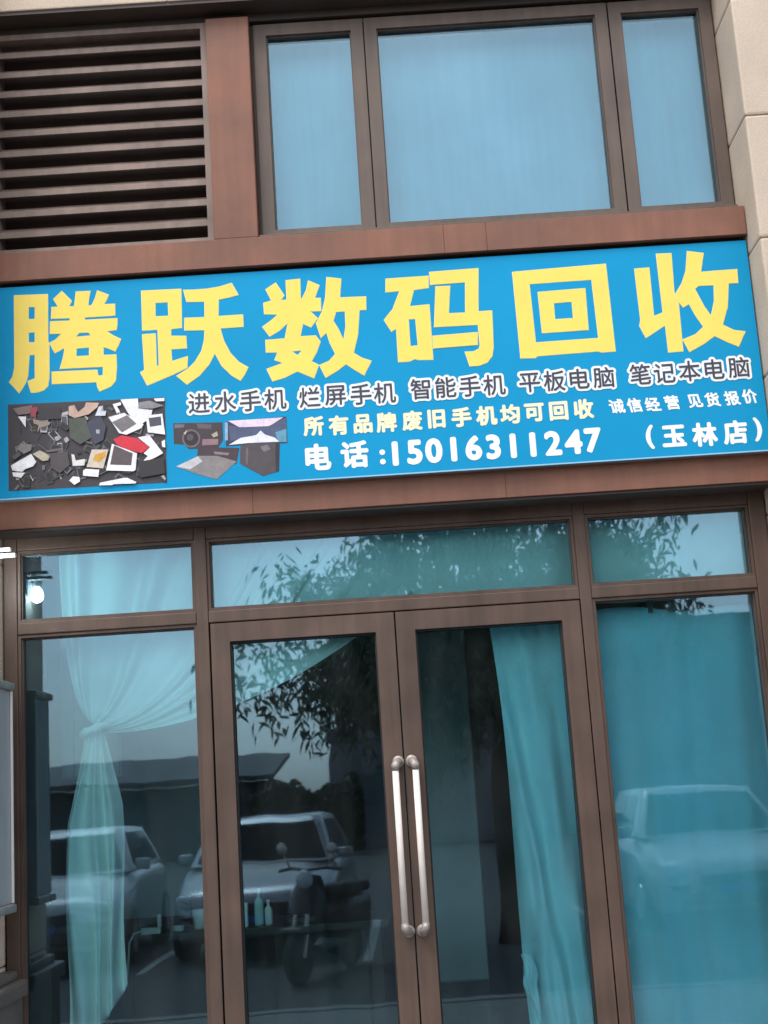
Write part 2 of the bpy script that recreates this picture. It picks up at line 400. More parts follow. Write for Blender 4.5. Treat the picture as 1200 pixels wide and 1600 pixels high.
# sign artwork, millimetres from the foot of the sign
HEAD = [
 [([(-1538,907),(-1392,903),(-1394,689),(-1389,679),(-1391,527),(-1397,489),(-1416,471),(-1443,464),(-1469,464),(-1477,492),(-1483,516),(-1452,527),(-1451,633),(-1475,632),(-1482,542),(-1490,514),(-1507,484),(-1521,466),(-1543,494),(-1563,517),(-1547,542),(-1539,584)],[[(-1476,850),(-1448,849),(-1449,794),(-1477,794)],[(-1477,735),(-1450,734),(-1450,689),(-1478,689)]]),
  ([(-1331,913),(-1289,866),(-1300,840),(-1279,840),(-1274,870),(-1270,906),(-1207,905),(-1215,866),(-1218,838),(-1203,840),(-1188,869),(-1177,905),(-1128,882),(-1138,858),(-1150,841),(-1102,839),(-1103,786),(-1234,786),(-1234,775),(-1094,773),(-1094,746),(-1099,720),(-1139,717),(-1114,697),(-1080,678),(-1092,650),(-1106,624),(-1138,641),(-1156,647),(-1157,611),(-1102,610),(-1101,555),(-1107,493),(-1128,469),(-1177,450),(-1185,470),(-1189,492),(-1379,496),(-1380,551),(-1185,547),(-1182,520),(-1161,521),(-1159,559),(-1345,562),(-1331,608),(-1324,646),(-1326,654),(-1344,643),(-1365,634),(-1376,655),(-1387,682),(-1362,694),(-1336,719),(-1385,722),(-1383,778),(-1299,776),(-1297,787),(-1379,790),(-1376,843),(-1348,842),(-1368,879)],[[(-1274,701),(-1258,718),(-1219,717),(-1209,703)],[(-1272,648),(-1217,650),(-1218,613),(-1274,613)]])],
 [([(-987,891),(-814,888),(-817,711),(-864,709),(-865,678),(-800,673),(-799,618),(-866,618),(-864,564),(-796,582),(-800,530),(-858,505),(-973,463),(-1001,524),(-983,533),(-988,693),(-931,693),(-930,546),(-920,547),(-921,710),(-987,710)],[[(-928,832),(-873,831),(-872,769),(-929,770)]]),
  ([(-805,882),(-753,880),(-698,881),(-647,887),(-595,900),(-568,844),(-607,835),(-654,828),(-658,753),(-552,753),(-552,698),(-652,697),(-638,639),(-613,584),(-578,541),(-539,515),(-555,485),(-575,458),(-612,484),(-652,529),(-679,586),(-706,538),(-749,491),(-803,456),(-847,497),(-798,525),(-765,556),(-736,602),(-723,649),(-719,694),(-806,698),(-804,755),(-717,752),(-715,823),(-792,827)],[])],
 [([(-404,889),(-370,828),(-385,806),(-360,808),(-360,896),(-298,899),(-300,807),(-294,809),(-274,846),(-263,889),(-216,864),(-239,807),(-214,806),(-215,747),(-261,748),(-231,715),(-262,676),(-296,695),(-310,638),(-244,638),(-225,608),(-243,564),(-268,523),(-237,506),(-261,448),(-330,483),(-385,459),(-438,446),(-461,502),(-391,524),(-425,540),(-411,573),(-460,576),(-460,632),(-377,633),(-361,702),(-398,670),(-441,647),(-471,692),(-435,716),(-402,743),(-460,749),(-461,800),(-426,808),(-449,861)],[[(-348,573),(-306,575),(-326,554)]]),
  ([(-183,899),(-120,887),(-131,802),(-18,799),(-21,739),(-50,739),(-63,629),(-86,549),(-53,525),(-12,508),(-47,446),(-88,475),(-121,501),(-161,473),(-211,447),(-235,504),(-193,520),(-164,549),(-184,598),(-197,647),(-222,625),(-239,693),(-210,745),(-193,807)],[[(-165,698),(-151,738),(-112,738),(-113,670),(-126,611),(-146,663)]])],
 [([(72,874),(257,875),(254,820),(190,815),(167,742),(252,745),(251,496),(189,499),(174,505),(150,495),(102,495),(103,646),(82,633),(53,688),(93,734),(128,814),(68,813)],[[(158,684),(188,684),(191,564),(158,562)]]),
  ([(262,892),(475,895),(460,699),(519,699),(512,532),(504,495),(481,468),(444,456),(405,456),(389,522),(426,521),(450,532),(455,546),(454,639),(266,641),(285,824),(347,823),(332,699),(404,697),(414,835),(263,833)],[]),
  ([(256,602),(449,606),(446,549),(255,546)],[])],
 [([(620,868),(1026,878),(1030,481),(970,480),(957,486),(697,482),(687,474),(624,477)],[[(689,808),(958,810),(963,545),(694,543)]]),
  ([(722,769),(927,773),(924,584),(725,583)],[[(786,714),(864,716),(864,641),(785,641)]])],
 [([(1147,847),(1211,848),(1209,627),(1249,641),(1247,909),(1313,907),(1307,729),(1321,685),(1317,462),(1254,461),(1253,583),(1209,557),(1165,532),(1143,588),(1150,614)],[]),
  ([(1382,912),(1452,898),(1431,813),(1588,815),(1585,752),(1544,753),(1528,647),(1498,569),(1543,542),(1591,532),(1555,467),(1506,492),(1459,521),(1409,489),(1344,457),(1321,514),(1378,534),(1415,565),(1387,617),(1365,672),(1338,657),(1321,687),(1313,724),(1343,766),(1367,823)],[[(1397,738),(1415,751),(1480,749),(1474,679),(1453,613),(1428,658)]])],
]
PHOTO1 = [((0.038,0.03,0.038),[(-1569,418),(-900,406),(-902,33),(-1569,40)]),((0.812,0.812,0.843),[(-1524,360),(-1490,358),(-1492,310)]),((0.19,0.128,0.128),[(-1545,397),(-1462,407),(-1474,370),(-1524,367)]),((0.311,0.041,0.068),[(-1471,395),(-1440,399),(-1450,352),(-1471,357)]),((0.311,0.247,0.208),[(-1462,344),(-1386,326),(-1392,314),(-1432,304),(-1442,282),(-1438,317),(-1457,324)]),((0.523,0.359,0.289),[(-1308,391),(-1284,395),(-1269,363),(-1241,383),(-1234,403),(-1179,398),(-1186,379),(-1223,350),(-1285,338),(-1309,352)]),((0.586,0.619,0.687),[(-1196,342),(-1180,382),(-1161,384),(-1171,359),(-1149,361),(-1153,339)]),((0.812,0.812,0.843),[(-1087,406),(-1013,406),(-1011,361),(-953,351),(-960,320),(-1001,291),(-1034,306),(-1061,352)]),((0.812,0.812,0.843),[(-1121,388),(-1087,395),(-1085,382),(-1103,377),(-1091,354),(-1104,345)]),((0.227,0.227,0.247),[(-1014,387),(-964,393),(-904,367),(-953,357),(-1008,361)]),((0.812,0.812,0.843),[(-946,401),(-901,401),(-901,387),(-937,388)]),((0.812,0.812,0.843),[(-1141,332),(-1073,346),(-992,290),(-1002,275),(-1066,250),(-1097,259),(-1126,309)]),((0.173,0.157,0.164),[(-1126,309),(-1061,336),(-1022,295),(-1084,260)]),((0.812,0.812,0.843),[(-982,328),(-911,332),(-902,240),(-975,254)]),((0.068,0.068,0.089),[(-970,317),(-918,320),(-916,282),(-965,277)]),((0.062,0.074,0.058),[(-1309,337),(-1236,338),(-1213,248),(-1262,220),(-1305,254)]),((0.041,0.045,0.078),[(-1236,313),(-1174,340),(-1151,294),(-1165,232),(-1202,216)]),((0.359,0.359,0.384),[(-1372,259),(-1350,267),(-1348,247),(-1363,242)]),((0.359,0.359,0.384),[(-1332,250),(-1317,258),(-1308,242),(-1323,230)]),((0.359,0.359,0.384),[(-1194,281),(-1179,280),(-1179,262),(-1193,264)]),((0.208,0.19,0.19),[(-1531,219),(-1513,243),(-1467,233),(-1470,208),(-1501,195)]),((0.812,0.812,0.843),[(-1556,148),(-1470,193),(-1449,157),(-1462,139),(-1495,129),(-1508,117),(-1550,126)]),((0.812,0.812,0.843),[(-1550,118),(-1496,113),(-1514,92),(-1547,101)]),((0.494,0.437,0.334),[(-1464,192),(-1434,206),(-1409,192),(-1394,178),(-1398,160),(-1422,158)]),((0.128,0.114,0.106),[(-1409,204),(-1336,212),(-1333,199),(-1403,195)]),((0.687,0.687,0.652),[(-1300,181),(-1288,177),(-1282,152),(-1242,156),(-1246,128),(-1295,129)]),((0.586,0.523,0.437),[(-1214,195),(-1144,190),(-1167,110),(-1237,121)]),((0.586,0.311,0.041),[(-1202,172),(-1153,184),(-1157,156),(-1185,136),(-1209,147)]),((0.812,0.812,0.843),[(-1252,106),(-1240,113),(-1184,105),(-1189,74),(-1253,84)]),((0.812,0.812,0.843),[(-1311,67),(-1295,84),(-1268,79),(-1266,60),(-1290,46)]),((0.812,0.812,0.843),[(-1187,38),(-1181,49),(-1083,63),(-1068,63),(-1029,42),(-1032,36),(-1126,39),(-1130,35)]),((0.812,0.812,0.843),[(-1128,214),(-1023,166),(-1031,95),(-1040,89),(-1155,100)]),((0.089,0.068,0.078),[(-1119,207),(-1041,167),(-1049,115),(-1138,124)]),((0.586,0.017,0.041),[(-1122,233),(-1085,249),(-1018,229),(-970,188),(-1002,165),(-1056,181),(-1104,206)]),((0.812,0.812,0.843),[(-1018,235),(-969,241),(-913,159),(-947,142),(-990,127),(-996,133),(-978,151),(-995,164),(-967,188)]),((0.812,0.812,0.843),[(-918,210),(-904,218),(-903,183),(-916,187)]),((0.311,0.311,0.311),[(-926,60),(-913,65),(-905,49),(-908,39)]),((0.157,0.157,0.164),[(-1545,43),(-1527,62),(-1520,59),(-1533,43)]),((0.025,0.021,0.028),[(-1437,390),(-1345,390),(-1340,339),(-1432,338)]),((0.068,0.055,0.062),[(-1391,191),(-1318,192),(-1307,135),(-1350,100),(-1386,128)]),((0.022,0.019,0.023),[(-1021,129),(-911,140),(-907,71),(-1011,59)])]
PHOTO2 = [((0.041,0.028,0.038),[(-868,289),(-659,280),(-659,202),(-682,169),(-805,172),(-823,193),(-868,198)]),((0.157,0.128,0.142),[(-863,284),(-820,281),(-823,269),(-864,267)]),((0.101,0.078,0.089),[(-768,282),(-706,273),(-707,254),(-764,260)]),((0.142,0.114,0.122),[(-755,215),(-759,200),(-767,188),(-780,180),(-795,178),(-810,182),(-822,191),(-830,205),(-833,220),(-829,236),(-820,248),(-807,256),(-793,258),(-778,254),(-765,244),(-757,231)]),((0.015,0.011,0.017),[(-763,216),(-765,204),(-773,194),(-783,187),(-795,186),(-807,189),(-817,196),(-823,207),(-825,220),(-822,232),(-815,242),(-805,248),(-793,250),(-781,247),(-771,239),(-765,228)]),((0.078,0.062,0.078),[(-784,222),(-786,216),(-789,212),(-794,209),(-799,208),(-804,210),(-809,213),(-812,218),(-813,224),(-811,229),(-808,234),(-803,237),(-798,238),(-793,236),(-788,233),(-785,228)]),((0.267,0.157,0.173),[(-747,212),(-680,208),(-681,183),(-748,185)]),((0.523,0.465,0.41),[(-826,242),(-809,258),(-817,236)]),((0.41,0.384,0.311),[(-708,229),(-684,242),(-680,222),(-699,216)]),((0.03,0.03,0.062),[(-648,280),(-387,287),(-388,171),(-648,174)]),((0.759,0.619,0.759),[(-635,284),(-401,284),(-465,247),(-588,253)]),((0.068,0.089,0.173),[(-633,264),(-588,253),(-465,250),(-388,282),(-391,176),(-426,176),(-495,215),(-629,195)]),((0.101,0.311,0.437),[(-438,221),(-390,233),(-392,176),(-425,179)]),((0.759,0.759,0.916),[(-636,179),(-586,206),(-519,214),(-499,233),(-481,214),(-439,197),(-423,179),(-553,182)]),((0.267,0.384,0.554),[(-649,278),(-636,277),(-639,200),(-651,199)]),((0.049,0.028,0.038),[(-767,179),(-682,171),(-592,163),(-607,96),(-771,140)]),((0.227,0.164,0.173),[(-701,155),(-635,144),(-641,134),(-699,143)]),((0.227,0.208,0.208),[(-862,100),(-768,140),(-688,135),(-606,105),(-692,33),(-762,57)]),((0.523,0.523,0.554),[(-862,100),(-768,138),(-750,115),(-803,84)]),((0.068,0.055,0.062),[(-587,170),(-534,181),(-421,171),(-429,52),(-498,35),(-593,95)]),((0.022,0.017,0.025),[(-440,172),(-421,171),(-429,52),(-443,48)]),((0.173,0.157,0.173),[(-504,162),(-473,170),(-460,149),(-489,139)]),((0.128,0.106,0.117),[(-564,161),(-554,163),(-560,88),(-568,91)])]
TEXT1 = [('进',-755,370),('水',-643,369),('手',-537,366),('机',-431,366),('烂',-284,364),('屏',-175,366),('手',-66,363),('机',35,363),('智',188,370),('能',295,370),('手',398,368),('机',502,367),('平',653,367),('板',758,368),('电',865,370),('脑',968,369),('笔',1124,372),('记',1227,371),('本',1334,373),('电',1440,374),('脑',1544,375)]
TEXT2 = [('所',-274,237),('有',-168,234),('品',-65,234),('牌',35,233),('废',144,234),('旧',247,235),('手',353,235),('机',459,235),('均',559,235),('可',662,235),('回',765,235),('收',871,237)]
TEXT3 = [('电',-262,102),('话',-108,103),(':',9,84),('1',63,95),('5',145,96),('0',226,97),('1',310,98),('6',394,98),('3',477,97),('1',561,96),('1',644,96),('2',729,96),('4',815,96),('7',898,98)]
TEXT4 = [('(',1138,96),('玉',1239,94),('林',1369,92),('店',1498,93),(')',1594,99)]
TEXT5 = [('诚',1013,239),('信',1087,239),('经',1165,238),('营',1244,240),('见',1346,240),('货',1418,241),('报',1502,242),('价',1575,245)]

# ---------------------------------------------------------------- the sign
SX0, SX1, SZ0, SZ1, SYF = -1.618, 1.640, 2.812, 3.755, -.244
S = root('shop_sign', 'wide blue banner sign with six large yellow characters and phone number above the door', 'sign', (0, SYF, 2.81))
sb = bmesh.new(); ring(sb, SX0, SX1, SZ0, SZ1, .018, SYF + .006, -.201)
finish('sign_frame', sb, MT['alu'], S)
finish('banner', bbox(SX0 - .001, SX1 + .001, SYF, SYF + .005, SZ0 - .001, SZ1 + .001, .0015), MT['banner'], S)
finish('banner_hem', bbox(SX0 + .002, SX1 - .002, SYF - .0014, SYF - .0004, SZ0 + .001, SZ0 + .0065), MT['hem'], S)
def flat(bm, outline, holes, y, mi=0):
    """a filled flat shape with holes, sign millimetres, facing the street"""
    loops = [[Vector((x / 1000, z / 1000, 0)) for x, z in l] for l in [outline] + holes]
    pts = [p for l in loops for p in l]
    vv = [bm.verts.new((p.x, y, p.y)) for p in pts]
    for t in tessellate_polygon(loops):
        try:
            f = bm.faces.new([vv[i] for i in t]); f.material_index = mi
        except ValueError: pass
def flat_finish(name, bm, m):
    bm.normal_update()
    for f in bm.faces:
        if f.normal.y > 0: f.normal_flip()
    me = bpy.data.meshes.new(name); bm.to_mesh(me); bm.free()
    return link(name, me, m, S)
for ch in HEAD:
    bm = bmesh.new()
    for k, (a, hs_) in enumerate(ch): flat(bm, a, hs_, -.0012 - .0004 * k)
    flat_finish('large_character', bm, MT['yellow'])
    bm = bmesh.new()      # the hairline pale edge of the cut letters
    for k, (a, hs_) in enumerate(ch):
        loops = [(a, 1)] + [(h, -1) for h in hs_]
        grown = []
        for l, s in loops:
            P = [Vector(p) for p in l]; n = len(P)
            area = sum(P[i].x * P[(i + 1) % n].y - P[(i + 1) % n].x * P[i].y for i in range(n))
            sg = (1 if area > 0 else -1) * s; Q = []
            for i in range(n):
                d0 = (P[i] - P[i - 1]).normalized(); d1 = (P[(i + 1) % n] - P[i]).normalized()
                n0 = Vector((d0.y, -d0.x)); n1 = Vector((d1.y, -d1.x)); b = (n0 + n1)
                b = b.normalized() if b.length > .2 else n0
                Q.append(tuple(P[i] + b * sg * 1.3 / max(.6, b.dot(n0))))
            grown.append(Q)
        flat(bm, grown[0], grown[1:], -.0004 - .00025 * k)
    flat_finish('character_edge', bm, MT['cream'])
FM = {}
def colmat(c):
    if c not in FM: FM[c] = mat('print_%d' % len(FM), c, .45, var=.14, scale=30, speck=.12, speck_scale=150)
    return FM[c]
def picture(name, polys):
    bm = bmesh.new(); mats = []
    for k, (c, p) in enumerate(polys):
        if c not in mats: mats.append(c)
        flat(bm, p, [], -.0006 - .00004 * k, mats.index(c))
    flat_finish(name, bm, [colmat(c) for c in mats])
_rp = random.Random(3)
def scraps(n):
    """many small half-hidden phones, boards and cables in the printed scrap heap"""
    xs = [p[0] for p in PHOTO1[0][1]]; zs = [p[1] for p in PHOTO1[0][1]]; out = []
    for _ in range(n):
        cx, cz = _rp.uniform(min(xs) + 32, max(xs) - 32), _rp.uniform(min(zs) + 30, max(zs) - 30)
        a = _rp.uniform(0, math.pi); l = _rp.uniform(10, 30); w = l * _rp.choice((.12, .3, .5, .55)); k = _rp.random()
        g = _rp.choice((.02, .03, .045, .06, .09, .15)); c = (g, g * .95, g * 1.02)
        if k > .90: c = (.42, .42, .43)
        elif k > .85: c = (.22, .16, .10)
        elif k > .82: c = (.10, .02, .03)
        ca, sa = math.cos(a), math.sin(a)
        out.append((c, [(cx + ca * l - sa * w, cz + sa * l + ca * w), (cx - ca * l - sa * w, cz - sa * l + ca * w), (cx - ca * l + sa * w, cz - sa * l - ca * w), (cx + ca * l * .9 + sa * w, cz + sa * l * .9 - ca * w)]))
        if l > 20 and w > 6: out.append(((.012, .012, .015) if g > .04 else (.07, .075, .085), [(cx + .78 * (px - cx), cz + .74 * (pz - cz)) for px, pz in out[-1][1]]))
    return out
PHOTO1 = PHOTO1[:1] + [(c, p) for c, p in scraps(150)] + PHOTO1[1:]
picture('scrap_phone_picture', PHOTO1)
picture('device_picture', PHOTO2)
def glyph(ch, size, bold, sx=1.0, shear=0.0):
    c = bpy.data.curves.new('glyph', 'FONT'); c.body = ch; c.size = size; c.offset = bold; c.shear = shear
    c.resolution_u = 4; c.fill_mode = 'FRONT'
    o = bpy.data.objects.new('glyph', c); COL.objects.link(o)
    dg = bpy.context.evaluated_depsgraph_get(); me = bpy.data.meshes.new_from_object(o.evaluated_get(dg))
    bpy.data.objects.remove(o); bpy.data.curves.remove(c)
    xs = [v.co.x for v in me.vertices]; ys = [v.co.y for v in me.vertices]
    cx, cy = (min(xs) + max(xs)) / 2, (min(ys) + max(ys)) / 2
    V = [((v.co.x - cx) * sx, v.co.y - cy) for v in me.vertices]; F = [tuple(p.vertices) for p in me.polygons]
    bpy.data.meshes.remove(me); return V, F
def stamp(name, ch, x, z, size, bold, m, y, parent, shear=0.0, n=8):
    """one character; heavier weights are the same glyph printed n times round a small circle"""
    V, F = glyph(ch, size, 0, 1.0, shear); bm = bmesh.new()
    offs = [(0, 0)] + ([(bold * math.cos(2 * math.pi * k / n), bold * math.sin(2 * math.pi * k / n)) for k in range(n)] if bold else [])
    for k, (dx, dz) in enumerate(offs):
        vv = [bm.verts.new((x / 1000 + a + dx, y - .00008 * k, z / 1000 + b + dz)) for a, b in V]
        for f in F:
            try: bm.faces.new([vv[i] for i in f])
            except ValueError: pass
    bm.normal_update()
    for f in bm.faces:
        if f.normal.y > 0: f.normal_flip()
    me = bpy.data.meshes.new(name); bm.to_mesh(me); bm.free()
    return link(name, me, m, parent)
for ch, x, z in TEXT1:
    o = stamp('small_character', ch, x, z, .096, .0012, MT['ink'], -.0034, S, n=4)
    stamp('character_outline', ch, x, z, .096, .0118, MT['white'], -.0008, o, n=16)
for ch, x, z in TEXT2:
    stamp('small_character', ch, x, z, .086, .0040, MT['cream'], -.0008, S)
for ch, x, z in TEXT3:
    stamp('small_character', ch, x, z, .138 if ch.isdigit() else .118, .0062 if ch.isdigit() else .0052, MT['white'], -.0008, S)
for ch, x, z in TEXT4:
    stamp('small_character', ch, x, z, .104, .0046, MT['white'], -.0008, S)
for ch, x, z in TEXT5:
    stamp('small_character', ch, x, z, .064, .0022, MT['white'], -.0008, S, shear=-.2)

# ---------------------------------------------------------------- fixtures on the left pier
W = root('wall_lamp', 'small white lit lamp on an arm at the top of the left stone pier', 'lamp', (-1.66, -.33, 2.55))
g = bmesh.new(); box(g, -1.6595, -1.640, -.39, -.27, 2.50, 2.60, .006); finish('back_plate', g, MT['white_pl'], W)
g = bmesh.new(); box(g, -1.639, -1.550, -.300, -.275, 2.585, 2.600, .004); box(g, -1.639, -1.530, -.30, -.272, 2.560, 2.575, .004); finish('arm', g, MT['white_pl'], W)
g = bmesh.new(); lathe(g, [(.004, -.058), (.018, -.053), (.027, -.037), (.029, -.018), (.023, .0), (.014, .014)], (-1.621, -.365, 2.525), 'Z', 18); finish('bulb', g, MT['lamp'], W, smooth=True)
g = bmesh.new(); lathe(g, [(.017, .0), (.019, .01), (.019, .04), (.012, .05)], (-1.621, -.365, 2.540), 'Z', 16); finish('bulb_socket', g, MT['white_pl'], W, smooth=True)
g = bmesh.new(); box(g, -1.639, -1.612, -.372, -.358, 2.577, 2.587, .003); finish('socket_bracket', g, MT['white_pl'], W)

X = root('display_box', 'grey metal framed wall box hanging on the left stone pier', 'box', (-1.66, -.30, 1.13))
finish('box_body', bbox(-1.6595, -1.590, -.44, -.17, 1.17, 2.02, .006), MT['grey_metal'], X)
finish('edge_strip', bbox(-1.589, -1.580, -.185, -.168, 1.172, 2.018, .003), MT['white_pl'], X)
for z0, z1 in ((2.021, 2.052), (1.135, 1.169)):
    finish('end_cap', bbox(-1.6595, -1.572, -.45, -.160, z0, z1, .009), MT['steel'], X)

# ---------------------------------------------------------------- curtains
def lerp(a, b, t): return a + (b - a) * t
def bez(p0, p1, p2, t): return tuple((1 - t) ** 2 * a + 2 * t * (1 - t) * b + t * t * c for a, b, c in zip(p0, p1, p2))
KN = Vector((-1.298, .112, 1.862))
def swag(u, v):
    # u across the cloth, v from the rail down to the knot
    p0 = (lerp(-1.452, .10, u), 2.70 - .34 * max(0, u - .86) / .14)
    p2 = (KN.x - .03 + .07 * u, KN.z + .035 - .060 * u)
    ctl = (lerp(-1.455, -.60, u ** .9), lerp(2.02, 1.815, u ** .7))
    x, z = bez(p0, ctl, p2, v)
    ph = u * 2 * math.pi * 8.5 + 2.1 * math.sin(u * 7.3) + .8 * math.sin(u * 19)
    amp = (.034 * (1 - v) ** .7 + .012) * (.7 + .3 * math.sin(u * 23 + 1)) * (1 - .55 * math.sin(math.pi * v) * u)
    y = .130 + amp * math.sin(ph) + .035 * math.sin(math.pi * v) * math.sin(u * 5 + .6) - .01 * v
    if u > .93: y -= .02 * (u - .93) / .07
    return (x, y, z)
C1 = root('curtain', 'mint curtain gathered and tied in a knot behind the left window and left door', 'curtain', (-1.30, .13, .55), 'curtains behind the glass')
o = finish('curtain_swag', grid(swag, 240, 70), MT['sheer'], C1, smooth=True); thicken(o, .002)
def tail(u, v):
    z = lerp(1.865, lerp(.60, .80, max(0, (u - .35) / .65) ** 1.5), v)
    w = .030 + .085 * min(1, v * 3.2) ** .8 + .010 * v
    xc = -1.300 - .018 * min(1, v * 3)
    x = xc + (u - .5) * 2 * w + .006 * math.sin(v * 9 + u * 4)
    ph = u * 2 * math.pi * 3.4 + 1.5 * math.sin(v * 3.1 + u * 4) + .8 * math.sin(u * 9 + v)
    y = .105 + (.010 + .022 * min(1, v * 2)) * math.sin(ph) + .012 * math.sin(v * 7)
    return (x, y, z)
o = finish('curtain_tail', grid(tail, 110, 80), MT['mint'], C1, smooth=True); thicken(o, .002)
g = bmesh.new()
tube(g, [(KN.x + .052 * math.cos(a) - .004, KN.y - .004 + .05 * math.sin(a), KN.z - .006 + .018 * math.cos(a)) for a in [i * 2 * math.pi / 24 for i in range(25)]], [.017 + .004 * math.sin(i * 1.7) for i in range(25)], 10)
finish('tie_band', g, MT['mint'], C1, smooth=True)

def drape(u, v):
    xl = lerp(.428, .482, v) + .018 * math.sin(v * 5.5) * (1 - v)
    xr = .850
    # folds run slanting from the upper left corner down to the right
    x = lerp(xl, xr, u)
    z = lerp(2.215, .16, v)
    s = u - .52 * v
    y = .135 + .036 * math.sin(s * 15 + .6) * (.35 + v) + .012 * math.sin(u * 31 + v * 6) * v
    f = math.exp(-((u - (.03 + .62 * max(0, v - .16))) / .075) ** 2)
    y -= .060 * f * min(1, v * 2.2)
    if v < .05: y += .01 * math.sin(u * 40) * (1 - v / .05)
    return (x, y, z)
C2 = root('curtain', 'aqua curtain hanging in slanting folds behind the right door leaf', 'curtain', (.64, .13, .16), 'curtains behind the glass')
o = finish('curtain_cloth', grid(drape, 120, 160), MT['aqua'], C2, smooth=True); thicken(o, .002)
def bunch(u, v):
    a = u * 2 * math.pi; r = .008 + .024 * math.sin(math.pi * min(1, .15 + v * .95)) ** .8
    r *= 1 + .22 * math.sin(a * 5 + v * 7) + .12 * math.sin(a * 9 - v * 11)
    return (.470 + r * .8 * math.cos(a) + .03 * v + .006 * math.sin(v * 9), .098 + r * .7 * math.sin(a), lerp(.82, .56, v))
finish('gathered_corner', grid(bunch, 32, 24), MT['aqua'], C2, smooth=True)

def panel(u, v):
    x = lerp(.880, 1.640, u)
    z = lerp(2.236 - .030 * u + .010 * math.sin(u * 9), .14, v)
    y = .12 + .010 * math.sin(u * 14 + 1.5 * v) + .008 * math.sin(u * 37 + 2 * math.sin(v * 3)) * (.4 + .6 * v) + .006 * math.sin(v * 6 + u * 2)
    return (x, y, z)
C3 = root('curtain', 'flat blue curtain clipped across the tall right window', 'curtain', (1.26, .12, .14), 'curtains behind the glass')
o = finish('curtain_cloth', grid(panel, 120, 80), MT['blue'], C3, smooth=True); thicken(o, .002)
g = bmesh.new(); tube(g, [(.875, .118, 2.262), (1.25, .118, 2.256), (1.668, .118, 2.262)], .0015, 6); finish('hanging_wire', g, MT['steel'], C3)
for x in (1.133, 1.227):
    g = bmesh.new(); box(g, x - .011, x + .011, .105, .131, 2.205, 2.250, .004); lathe(g, [(.004, -.008), (.013, -.006), (.013, .006), (.004, .008)], (x, .118, 2.256), 'Y', 14)
    finish('curtain_clip', g, MT['black_pl'], C3)
g = bmesh.new(); tube(g, [(-1.69, .15, 2.705), (1.67, .15, 2.705)], .009, 10)
tag(finish('curtain_rail', g, MT['steel']), 'steel curtain rail running above the door behind the transom glass', 'rail')

def val(u, v):
    x = lerp(-.80, 1.655, u)
    return (x, .105 + .011 * math.sin(u * 58 + 2.2 * math.sin(u * 11)) * (.5 + .5 * math.sin(u * 17 + 2)) + .006 * v * math.sin(u * 21), lerp(2.698, 2.300 + .008 * math.sin(u * 30), v))
C4 = root('curtain', 'short mint valance hanging behind the middle and right transom panes', 'curtain', (.43, .105, 2.30), 'curtains behind the glass')
o = finish('curtain_cloth', grid(val, 300, 14), MT['sheer'], C4, smooth=True); thicken(o, .002)

# blinds upstairs, one behind each sash
for x0, x1, lab in ((-.44, .03, 'pale blue roller blind behind the narrow left upper pane'), (.06, 1.155, 'pale blue roller blind behind the wide middle upper pane'), (1.18, 1.63, 'pale blue roller blind behind the narrow right upper pane')):
    bl = root('roller_blind', lab, 'blind', ((x0 + x1) / 2, .04, 3.95), 'roller blinds in the upper window')
    ph = random.random() * 6
    o = finish('blind_cloth', grid(lambda u, v: (lerp(x0, x1, u), .03 + .006 * math.sin(u * 9 + ph) * v + .004 * math.sin(v * 7 + ph), lerp(4.985, 3.965, v)), 40, 40), MT['blind'], bl, smooth=True); thicken(o, .0015)
    finish('bottom_bar', bbox(x0, x1, .022, .042, 3.950, 3.966, .003), MT['white_pl'], bl)
    g = bmesh.new(); tube(g, [(x0, .045, 4.990), (x1, .045, 4.990)], .013, 12); finish('roller', g, MT['white_pl'], bl)

# ---------------------------------------------------------------- things in the room
DT = .955
D = root('desk', 'dark wooden desk standing inside behind the left window', 'desk', (-.75, .85, .09))
finish('desk_top', bbox(-1.42, -.10, .55, 1.15, DT - .035, DT, .004), MT['wood'], D)
for x in (-1.38, -.16):
    for y in (.60, 1.10): finish('leg', bbox(x - .025, x + .025, y - .025, y + .025, .0905, DT - .036), MT['wood'], D)
finish('modesty_panel', bbox(-1.34, -.20, 1.02, 1.04, .40, DT - .036), MT['wood'], D)
finish('drawer_box', bbox(-.62, -.20, .62, 1.01, .50, DT - .037, .004), MT['wood'], D)
def bottle(x, y, h, r, m, lab):
    b = root('bottle', lab, 'bottle', (x, y, DT), 'bottles on the desk')
    g = bmesh.new(); lathe(g, [(r * .9, 0), (r, .006), (r, h * .62), (r * .8, h * .70), (r * .35, h * .78), (r * .33, h * .86)], (x, y, DT), 'Z', 20); finish('bottle_body', g, m, b, smooth=True)
    g = bmesh.new(); lathe(g, [(r * .42, h * .865), (r * .42, h), (r * .36, h * 1.01)], (x, y, DT), 'Z', 16); finish('cap', g, MT['white_pl'], b, smooth=True)
bottle(-.690, .68, .16, .022, MT['bottle'], 'tallest pale green bottle on the dark desk seen through the left door')
bottle(-.645, .66, .11, .018, MT['white_pl'], 'short white bottle beside the pale green one on the desk')
b = root('cup', 'white cup near the right end of the window on the dark desk', 'cup', (-.965, .70, DT))
g = bmesh.new(); lathe(g, [(.026, 0), (.030, .004), (.036, .085), (.033, .085), (.027, .01)], (-.965, .70, DT), 'Z', 20); finish('cup_body', g, MT['white_pl'], b, smooth=True)
g = bmesh.new(); tube(g, [(-.932 + .022 * math.sin(a), .70, DT + .045 + .024 * math.cos(a)) for a in [i * math.pi / 10 for i in range(11)]], .004, 8); finish('cup_handle', g, MT['white_pl'], b, smooth=True)
b = root('charger', 'white phone charger with a dangling pale cord on the desk edge', 'charger', (-1.17, .56, DT))
